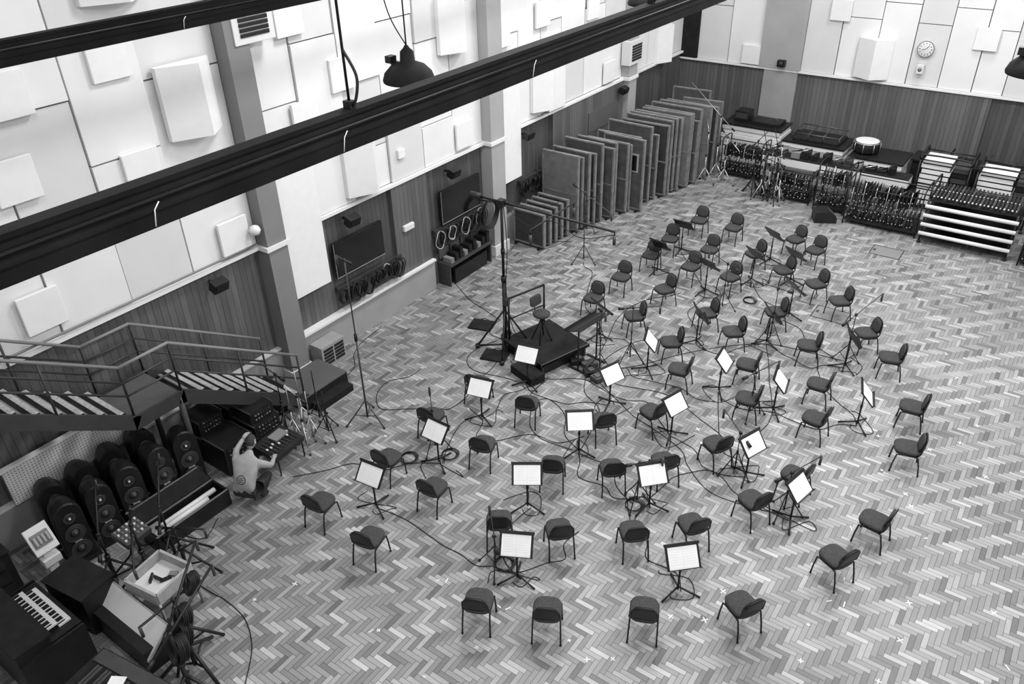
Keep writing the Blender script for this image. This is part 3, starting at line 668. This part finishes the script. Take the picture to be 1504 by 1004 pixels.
# ------------------------------------------------------------------ back wall storage
def stack(name,x0,x1,y0,y1,n,th,z0=.05,top=BLACK,mats=(WHITE2,),wf=.8):
    m=MB();z=z0
    for k in range(n):
        j=rg.uniform(-.03,.03);m.b2(x0+j,x1+j,y0+j,y1+j,z,z+th*wf,mats[k%len(mats)]);m.b2(x0+.05,x1-.05,y0+.05,y1-.05,z+th*wf,z+th,BLACK);z+=th
    m.b2(x0-.03,x1+.03,y0-.03,y1+.03,z,z+.05,top)
    for sx in(x0+.1,x1-.1):
        for sy in(y0+.1,y1-.1): m.cyl((sx,sy,0),(sx,sy,z0),.04,BLACK,8)
    return m.obj(name)
stack('stacked_staging_platforms',2.45,4.35,25.0,26.0,9,.14,.08,BLACK,(WHITE,WHITE,WHITE2),.88)
m=MB();m.b2(2.7,3.15,25.3,25.8,1.40,1.72,BLACK);m.b2(3.3,4.2,25.2,25.9,1.39,1.50,BLACK);m.tube([(3.3,25.2,1.5),(3.4,25.2,1.7),(4.1,25.2,1.7),(4.2,25.2,1.5)],.02,STEELD);m.b2(2.72,3.13,25.28,25.3,1.5,1.67,STEELD);m.obj('equipment_flight_cases')
stack('stacked_staging_platforms',4.55,6.4,24.7,25.9,8,.14,.08,BLACK,(WOODL,WHITE),.85)
m=MB();m.b2(4.8,6.2,24.8,25.8,1.25,1.33,BLACK)
for q in(24.8,25.8): m.cyl((4.8,q,1.5),(6.2,q,1.5),.02,STEELD)
for q in(4.8,5.27,5.73,6.2): m.cyl((q,24.8,1.33),(q,24.8,1.5),.015,STEELD);m.cyl((q,24.8,1.5),(q,25.8,1.5),.015,STEELD)
m.obj('folding_stage_frames')
stack('stacked_staging_platforms',6.6,8.1,24.7,25.9,7,.14,.08,BLACK,(WHITE,WHITE2),.85)
m=MB();zt=1.14;m.lathe([(.36,0),(.38,.05),(.38,.28),(.36,.3)],BLACK,24,T(6.9,25.3,zt));m.lathe([(.34,0),(.34,.02),(.3,.03)],WHITE2,24,T(6.9,25.3,zt+.3));m.tube([(6.9+.38*math.cos(a*math.pi/12),25.3+.38*math.sin(a*math.pi/12),zt+.29) for a in range(24)],.015,STEEL,5,closed=True)
for a in range(8): m.cyl((6.9+.39*math.cos(a*.785),25.3+.39*math.sin(a*.785),zt+.02),(6.9+.39*math.cos(a*.785),25.3+.39*math.sin(a*.785),zt+.28),.012,STEEL,5)
m.obj('floor_tom_drum')
m=MB();m.b2(4.3,8.5,23.75,24.3,.78,1.0,WHITE);m.b2(4.3,8.5,23.75,24.3,1.0,1.03,BLACKM);m.b2(4.3,8.5,23.78,24.3,.35,.5,CREAM)
for q in(4.4,5.9,7.4,8.4):
    for s in(23.82,24.24): m.cyl((q,s,0),(q,s,.8),.03,BLACK,8)
m.obj('long_staging_table')
m=MB()
for k in range(12):
    x=4.5+k*.31;h=rg.uniform(.08,.25);w=rg.uniform(.12,.26)
    m.b2(x,x+w,23.85,24.2,1.03,1.03+h,rg.choice([BLACK,BLACKM,STEELD,GREY,BLACK]))
    m.cyl((x,23.9,1.03+h),(x+w,24.1,1.07+h),.02,STEEL if k%3==0 else BLACK,6)
m.obj('percussion_accessories')
def trolley(x0,x1,y0,y1,h,white_rows=4,name='platform_storage_trolley'):
    m=MB()
    for sx in(x0,x1):
        for sy in(y0,y1): m.cyl((sx,sy,.05),(sx,sy,h),.022,BLACK,8);m.lathe([(.03,0),(.05,.04),(.03,.08)],BLACK,8,T(sx,sy,0))
        m.tube(smooth([(sx,y0,h),(sx,y0+.05,h+.12),(sx,y1-.05,h+.12),(sx,y1,h)],3),.025,BLACK,6)
    m.tube(smooth([(x0,y0,h),(x0+.06,y0,h+.14),(x1-.06,y0,h+.14),(x1,y0,h)],3),.025,BLACK,6)
    for z in(.12,h*.55,h):
        m.cyl((x0,y0,z),(x1,y0,z),.018,BLACK,6);m.cyl((x0,y1,z),(x1,y1,z),.018,BLACK,6);m.cyl((x0,y0,z),(x0,y1,z),.018,BLACK,6);m.cyl((x1,y0,z),(x1,y1,z),.018,BLACK,6)
    th=(h-.3)/white_rows
    for k in range(white_rows):
        z=.2+k*th;j=rg.uniform(-.03,.03)
        m.b2(x0+.06+j,x1-.5+j,y0+.08,y1-.08,z,z+th*.7,WHITE);m.b2(x0+.06,x1-.5,y0+.1,y1-.1,z+th*.7,z+th,BLACK)
        m.b2(x1-.44,x1-.06,y0+.1+j,y1-.1+j,z,z+th*.8,STEELD if k%2 else BLACK)
    m.b2(x0+.06,x1-.5,y0+.08,y1-.08,h-.1,h-.05,WHITE2)
    return m.obj(name)
trolley(8.6,9.9,24.3,25.3,1.5,8);trolley(10.1,11.5,24.1,25.1,1.5,8);trolley(11.8,13.2,24.0,25.0,1.5,8)
trolley(13.4,15.0,23.4,24.8,1.4,7)
m=MB();m.b2(8.2,12.4,25.6,26.4,0,1.0,BLACKM);m.b2(8.15,12.45,25.55,26.45,1.0,1.05,BLACK)
for k in range(12): m.cyl((8.4+k*.33,25.7,1.08),(8.5+k*.33,26.3,1.1+.1*(k%3)),.03,STEELD if k%2 else BLACK,6)
m.obj('storage_bench')
def roll_rack(x0,x1,y0,y1,h,n):
    m=MB()
    for sx in(x0,x1):
        for sy in(y0,y1): m.cyl((sx,sy,.05),(sx,sy,h),.03,BLACK,8);m.lathe([(.03,0),(.055,.04),(.03,.08)],BLACK,8,T(sx,sy,0))
        m.cyl((sx,y0,h),(sx,y1,h),.025,BLACK,8);m.cyl((sx,y0,.1),(sx,y1,.1),.025,BLACK,8);m.cyl((sx,y0,.1),(sx,y1,h),.015,BLACK,6)
    for k in range(n):
        z=.30+k*(h-.5)/(n-1)
        m.cyl((x0-.05,y0-.05,z),(x1+.05,y0-.05,z),.048,WHITE,12);m.cyl((x0,y1,z),(x1,y1,z),.05,WHITE2,12)
        m.b2(x0,x1,y0,y1,z-.09,z-.06,BLACK)
    for k in range(22):
        xx=x0+.08+k*(x1-x0-.16)/21;m.box((xx,(y0+y1)/2,h+.02),(.05,(y1-y0)*.9,.12),BLACK if k%3 else STEELD,Matrix.Rotation(.2,3,'Y'))
        m.lathe([(.015,-.02),(.026,0),(.015,.02)],STEEL if k%2 else WHITE2,6,T(xx,y0+.02,h+.07));m.lathe([(.015,-.02),(.024,0),(.015,.02)],STEEL,6,T(xx,y0+.5,h+.09))
    m.b2(x0,x1,y0,y1,h-.06,h-.03,BLACK)
    for sx in(x0,x1): m.tube(smooth([(sx,y0,h),(sx,y0+.08,h+.3),(sx,y1-.08,h+.3),(sx,y1,h)],4),.025,BLACK,6)
    return m.obj('drape_pipe_rack')
roll_rack(9.35,11.4,22.1,23.3,1.25,4)
def msrack(x0,x1,y0,y1,h):
    m=MB();m.b2(x0,x1,y0,y1,.12,.16,BLACK)
    for sx in(x0,x1):
        for sy in(y0,y1): m.cyl((sx,sy,0),(sx,sy,h),.02,BLACK,6)
        m.tube(smooth([(sx,y0,h),(sx,y0+.05,h+.2),(sx,y1-.05,h+.2),(sx,y1,h)],3),.02,BLACK,6)
    for sy in(y0,y1):
        for z in(h*.5,h): m.cyl((x0,sy,z),(x1,sy,z),.016,BLACK,6)
    n=int((x1-x0)/.10)
    for k in range(n):
        xx=x0+.06+k*.10
        m.cyl((xx,y0+.1,.16),(xx+.03,y0+.12,h+rg.uniform(-.05,.15)),.011,STEEL if k%3==0 else BLACK,5)
        m.box((xx,(y0+y1)/2,h*.78),(.015,(y1-y0)*.8,.34),BLACK,Matrix.Rotation(rg.uniform(-.2,.2),3,'Z'))
        m.box((xx,(y0+y1)/2,h*.3),(.05,(y1-y0)*.9,.06),STEELD if k%2 else BLACK,Matrix.Rotation(rg.uniform(-.4,.4),3,'Y'))
        for q in range(4): m.lathe([(.010,-.015),(.018,0),(.010,.015)],STEEL if q%2 else GREYL,6,T(xx+rg.uniform(-.03,.03),y0-.02,h*(.25+.2*q)+rg.uniform(-.04,.04)))
    return m.obj('music_stand_storage_rack')
msrack(7.3,9.2,22.3,23.3,1.1);msrack(6.3,7.15,22.8,23.5,1.2);msrack(2.9,4.2,24.0,24.7,1.0);msrack(11.7,13.6,22.0,23.0,1.0);msrack(4.9,6.1,23.0,23.5,.75)
for k in range(13):
    x=4.2+rg.uniform(-.1,1.3);y=22.9+rg.uniform(-.4,.5)
    mic_stand((x,y,0),rg.uniform(1.1,1.7),BLACK if rg.random()<.75 else STEEL,(rg.uniform(-.7,.7),rg.uniform(-.5,.5),rg.uniform(0,.4)),.28,mic=False,name='boom_microphone_stand',rz=rg.uniform(0,2),r=.014)
for q in((2.9,23.6,2.0,(-1.2,.3,.8)),(3.3,23.3,1.5,(.6,-.5,-.2)),(2.75,23.1,1.6,(-.3,.4,.5))): mic_stand((q[0],q[1],0),q[2],STEEL,q[3],.35,mic=False,name='boom_microphone_stand',r=.013)
for u,v in((800,340),(855,330)):
    p=PZ(u,v);mic_stand((p.x+.3,p.y-.3,0),.9,STEELD,(.7,-.4,.5),.3,mic=False,r=.011)
m=MB();m.prism([(-.3,0),(.3,0),(.3,.15),(.05,.35),(-.3,.3)],.45,BLACK,R(90,'X'));m.box((.17,-.22,.27),(.26,.38,.01),STEELD,Matrix.Rotation(.67,3,'Y'));m.obj('stage_monitor_wedge',(6.7,22.4,0),.5)

# ------------------------------------------------------------------ crouching man
J={'pel':((0,-.16,.32),.155),'sp':((0,-.12,.50),.155),'ch':((0,.04,.68),.175),'nk':((0,.19,.80),.062),'hb':((0,.24,.86),.06),
'sL':((-.18,.08,.73),.078),'eL':((-.30,.30,.72),.05),'wL':((-.27,.53,.80),.034),'sR':((.18,.08,.72),.078),'eR':((.29,.26,.54),.05),'wR':((.22,.48,.48),.034),
'hL':((-.11,-.14,.29),.105),'kL':((-.20,.28,.42),.07),'aL':((-.15,-.02,.11),.045),'tL':((-.16,.16,.045),.04),
'hR':((.11,-.14,.29),.105),'kR':((.21,.30,.36),.07),'aR':((.16,.0,.11),.045),'tR':((.17,.18,.045),.04)}
Eg=[('pel','sp'),('sp','ch'),('ch','nk'),('nk','hb'),('ch','sL'),('sL','eL'),('eL','wL'),('ch','sR'),('sR','eR'),('eR','wR'),('pel','hL'),('hL','kL'),('kL','aL'),('aL','tL'),('pel','hR'),('hR','kR'),('kR','aR'),('aR','tR')]
ks=list(J);me=bpy.data.meshes.new('skel');me.from_pydata([J[k][0] for k in ks],[(ks.index(a),ks.index(b)) for a,b in Eg],[])
so=bpy.data.objects.new('skel',me);bpy.context.collection.objects.link(so)
sk=so.modifiers.new('s','SKIN')
for i,k in enumerate(ks): me.skin_vertices[0].data[i].radius=(J[k][1],J[k][1]*.9 if k in('ch','sp','pel') else J[k][1])
me.skin_vertices[0].data[0].use_root=True
su=so.modifiers.new('u','SUBSURF');su.levels=2;su.render_levels=2
dg=bpy.context.evaluated_depsgraph_get();body=bpy.data.meshes.new_from_object(so.evaluated_get(dg));bpy.data.objects.remove(so)
body.materials.clear()
for q in(SHIRT,SKIN,PANTS,BLACK): body.materials.append(q)
def seg(p,a,b):
    a=Vector(a);b=Vector(b);t=max(0,min(1,(p-a).dot(b-a)/(b-a).length_squared));return (p-a-(b-a)*t).length,t
lab={('pel','sp'):0,('sp','ch'):0,('ch','nk'):0,('nk','hb'):1,('ch','sL'):0,('sL','eL'):0,('eL','wL'):1,('ch','sR'):0,('sR','eR'):0,('eR','wR'):1,('aL','tL'):3,('aR','tR'):3}
for pl in body.polygons:
    c=pl.center;best=None
    for e in Eg:
        dd,t=seg(c,J[e[0]][0],J[e[1]][0]);dd-=(J[e[0]][1]*(1-t)+J[e[1]][1]*t)
        if best is None or dd<best[0]: best=(dd,e,t)
    e,t=best[1],best[2];l=lab.get(e,2)
    if e in(('sL','eL'),('sR','eR')) and t>.65: l=1
    if e==('pel','sp') and t<.15: l=2
    if e[0]=='pel' and e[1] in('hL','hR'): l=2
    pl.material_index=l;pl.use_smooth=True
man=bpy.data.objects.new('crouching_man',None);bpy.context.collection.objects.link(man)
def child(me,name):
    o=bpy.data.objects.new(name,me);bpy.context.collection.objects.link(o);o.parent=man;return o
child(body,'body')
m=MB();HM=T(0,.31,.94)@R(-30,'X')
vs=[];fs=[];NU,NV=20,14
for j in range(NV+1):
    ph=math.pi*j/NV
    for i in range(NU):
        th=2*math.pi*i/NU;x=math.sin(ph)*math.cos(th);y=math.sin(ph)*math.sin(th);z=math.cos(ph)
        sx=.075*(1-.18*max(0,-z));sy=.095*(1-.1*max(0,-z));sz=.118
        yy=y*sy+(.012 if z<-.3 and y>.5 else 0)
        if abs(x)<.25 and y>.8 and -.35<z<.05: yy+=.022
        vs.append((x*sx,yy,z*sz))
for j in range(NV):
    for i in range(NU):
        i2=(i+1)%NU;fs.append((j*NU+i,(j+1)*NU+i,(j+1)*NU+i2,j*NU+i2))
m.add(vs,fs,SKIN,True,HM)
for s in(-1,1):
    m.lathe([(.004,-.02),(.018,-.012),(.02,.008),(.006,.016)],SKIN,10,HM@T(s*.077,-.005,-.005)@R(90,'Y'))
    m.lathe([(.004,-.008),(.012,0),(.004,.008)],PLAST,8,HM@T(s*.03,.088,.012));m.lathe([(.002,-.004),(.006,0),(.002,.004)],BLACK,8,HM@T(s*.03,.098,.012))
m.box((0,.098,-.055),(.045,.012,.008),INK,None,HM)
hv=[(p[0]*1.09,p[1]*1.07-.006,p[2]*1.07+.004) for p in vs]
hf=[q for q in fs if all((vs[a][2]>.03 or (vs[a][1]<.0 and vs[a][2]>-.06)) for a in q)]
m.add(hv,hf,HAIR,True,HM);child(m.mesh('head'),'head')
m=MB()
for s,w,dr in((-1,J['wL'][0],Vector((.03,.16,.03))),(1,J['wR'][0],Vector((-.05,.16,-.02)))):
    w=Vector(w);dr.normalize();side=dr.cross(Vector((0,0,1))).normalized();nn=side.cross(dr)
    m.tube([w-dr*.01,w+dr*.03,w+dr*.07,w+dr*.095],[.026,.036,.038,.03],SKIN,8)
    for k,L in enumerate((.065,.075,.07,.055)):
        b=w+dr*.085+side*(.027-.018*k);m.tube([b,b+dr*L*.45,b+dr*L*.8-nn*.012,b+dr*L-nn*.03],[.009,.0085,.008,.006],SKIN,6)
    b=w+dr*.03+side*.03*(-s);m.tube([b,b+side*.025*(-s)+dr*.025,b+side*.03*(-s)+dr*.055],[.011,.010,.007],SKIN,6)
child(m.mesh('hands'),'hands')
# ring print wrapped on the back of the shirt, projected to the body surface
from mathutils.bvhtree import BVHTree
bt=BVHTree.FromPolygons([v.co.copy() for v in body.vertices],[tuple(p.vertices) for p in body.polygons])
m=MB()
def onback(x,z):
    h=bt.ray_cast(Vector((x,-.8,z)),Vector((0,1,0)))
    return h[0]+Vector((0,-.003,0)) if h[0] else Vector((x,-.2,z))
rp=[onback(.07*math.cos(k*math.pi/12),.58+.06*math.sin(k*math.pi/12)) for k in range(24)]
m.tube(rp,.006,BLACK,4,closed=True)
for zz,hw in((.555,.035),(.58,.045),(.605,.035)): m.tube([onback(-hw+2*hw*k/5,zz) for k in range(6)],.0055,BLACK,4)
child(m.mesh('shirt_print'),'shirt_print')
man.location=(2.35,5.55,0);man.rotation_euler=(0,0,math.radians(25));man.scale=(1.06,1.06,1.06)

# ------------------------------------------------------------------ lights
for x,y,e in ((4.5,3,170),(12,3,400),(4.5,10.5,560),(12,10.5,740),(4.5,18.5,620),(12,18.5,740),(8.5,24,480)):
    L=bpy.data.lights.new('ceiling_light','AREA');L.shape='RECTANGLE';L.size=2.2;L.size_y=1.8;L.energy=e
    o=bpy.data.objects.new('ceiling_light',L);bpy.context.collection.objects.link(o);o.location=(x,y,HC-.1)
w=bpy.data.worlds.new('world');sc.world=w;w.use_nodes=True;w.node_tree.nodes['Background'].inputs[0].default_value=(.5,.5,.5,1);w.node_tree.nodes['Background'].inputs[1].default_value=.3
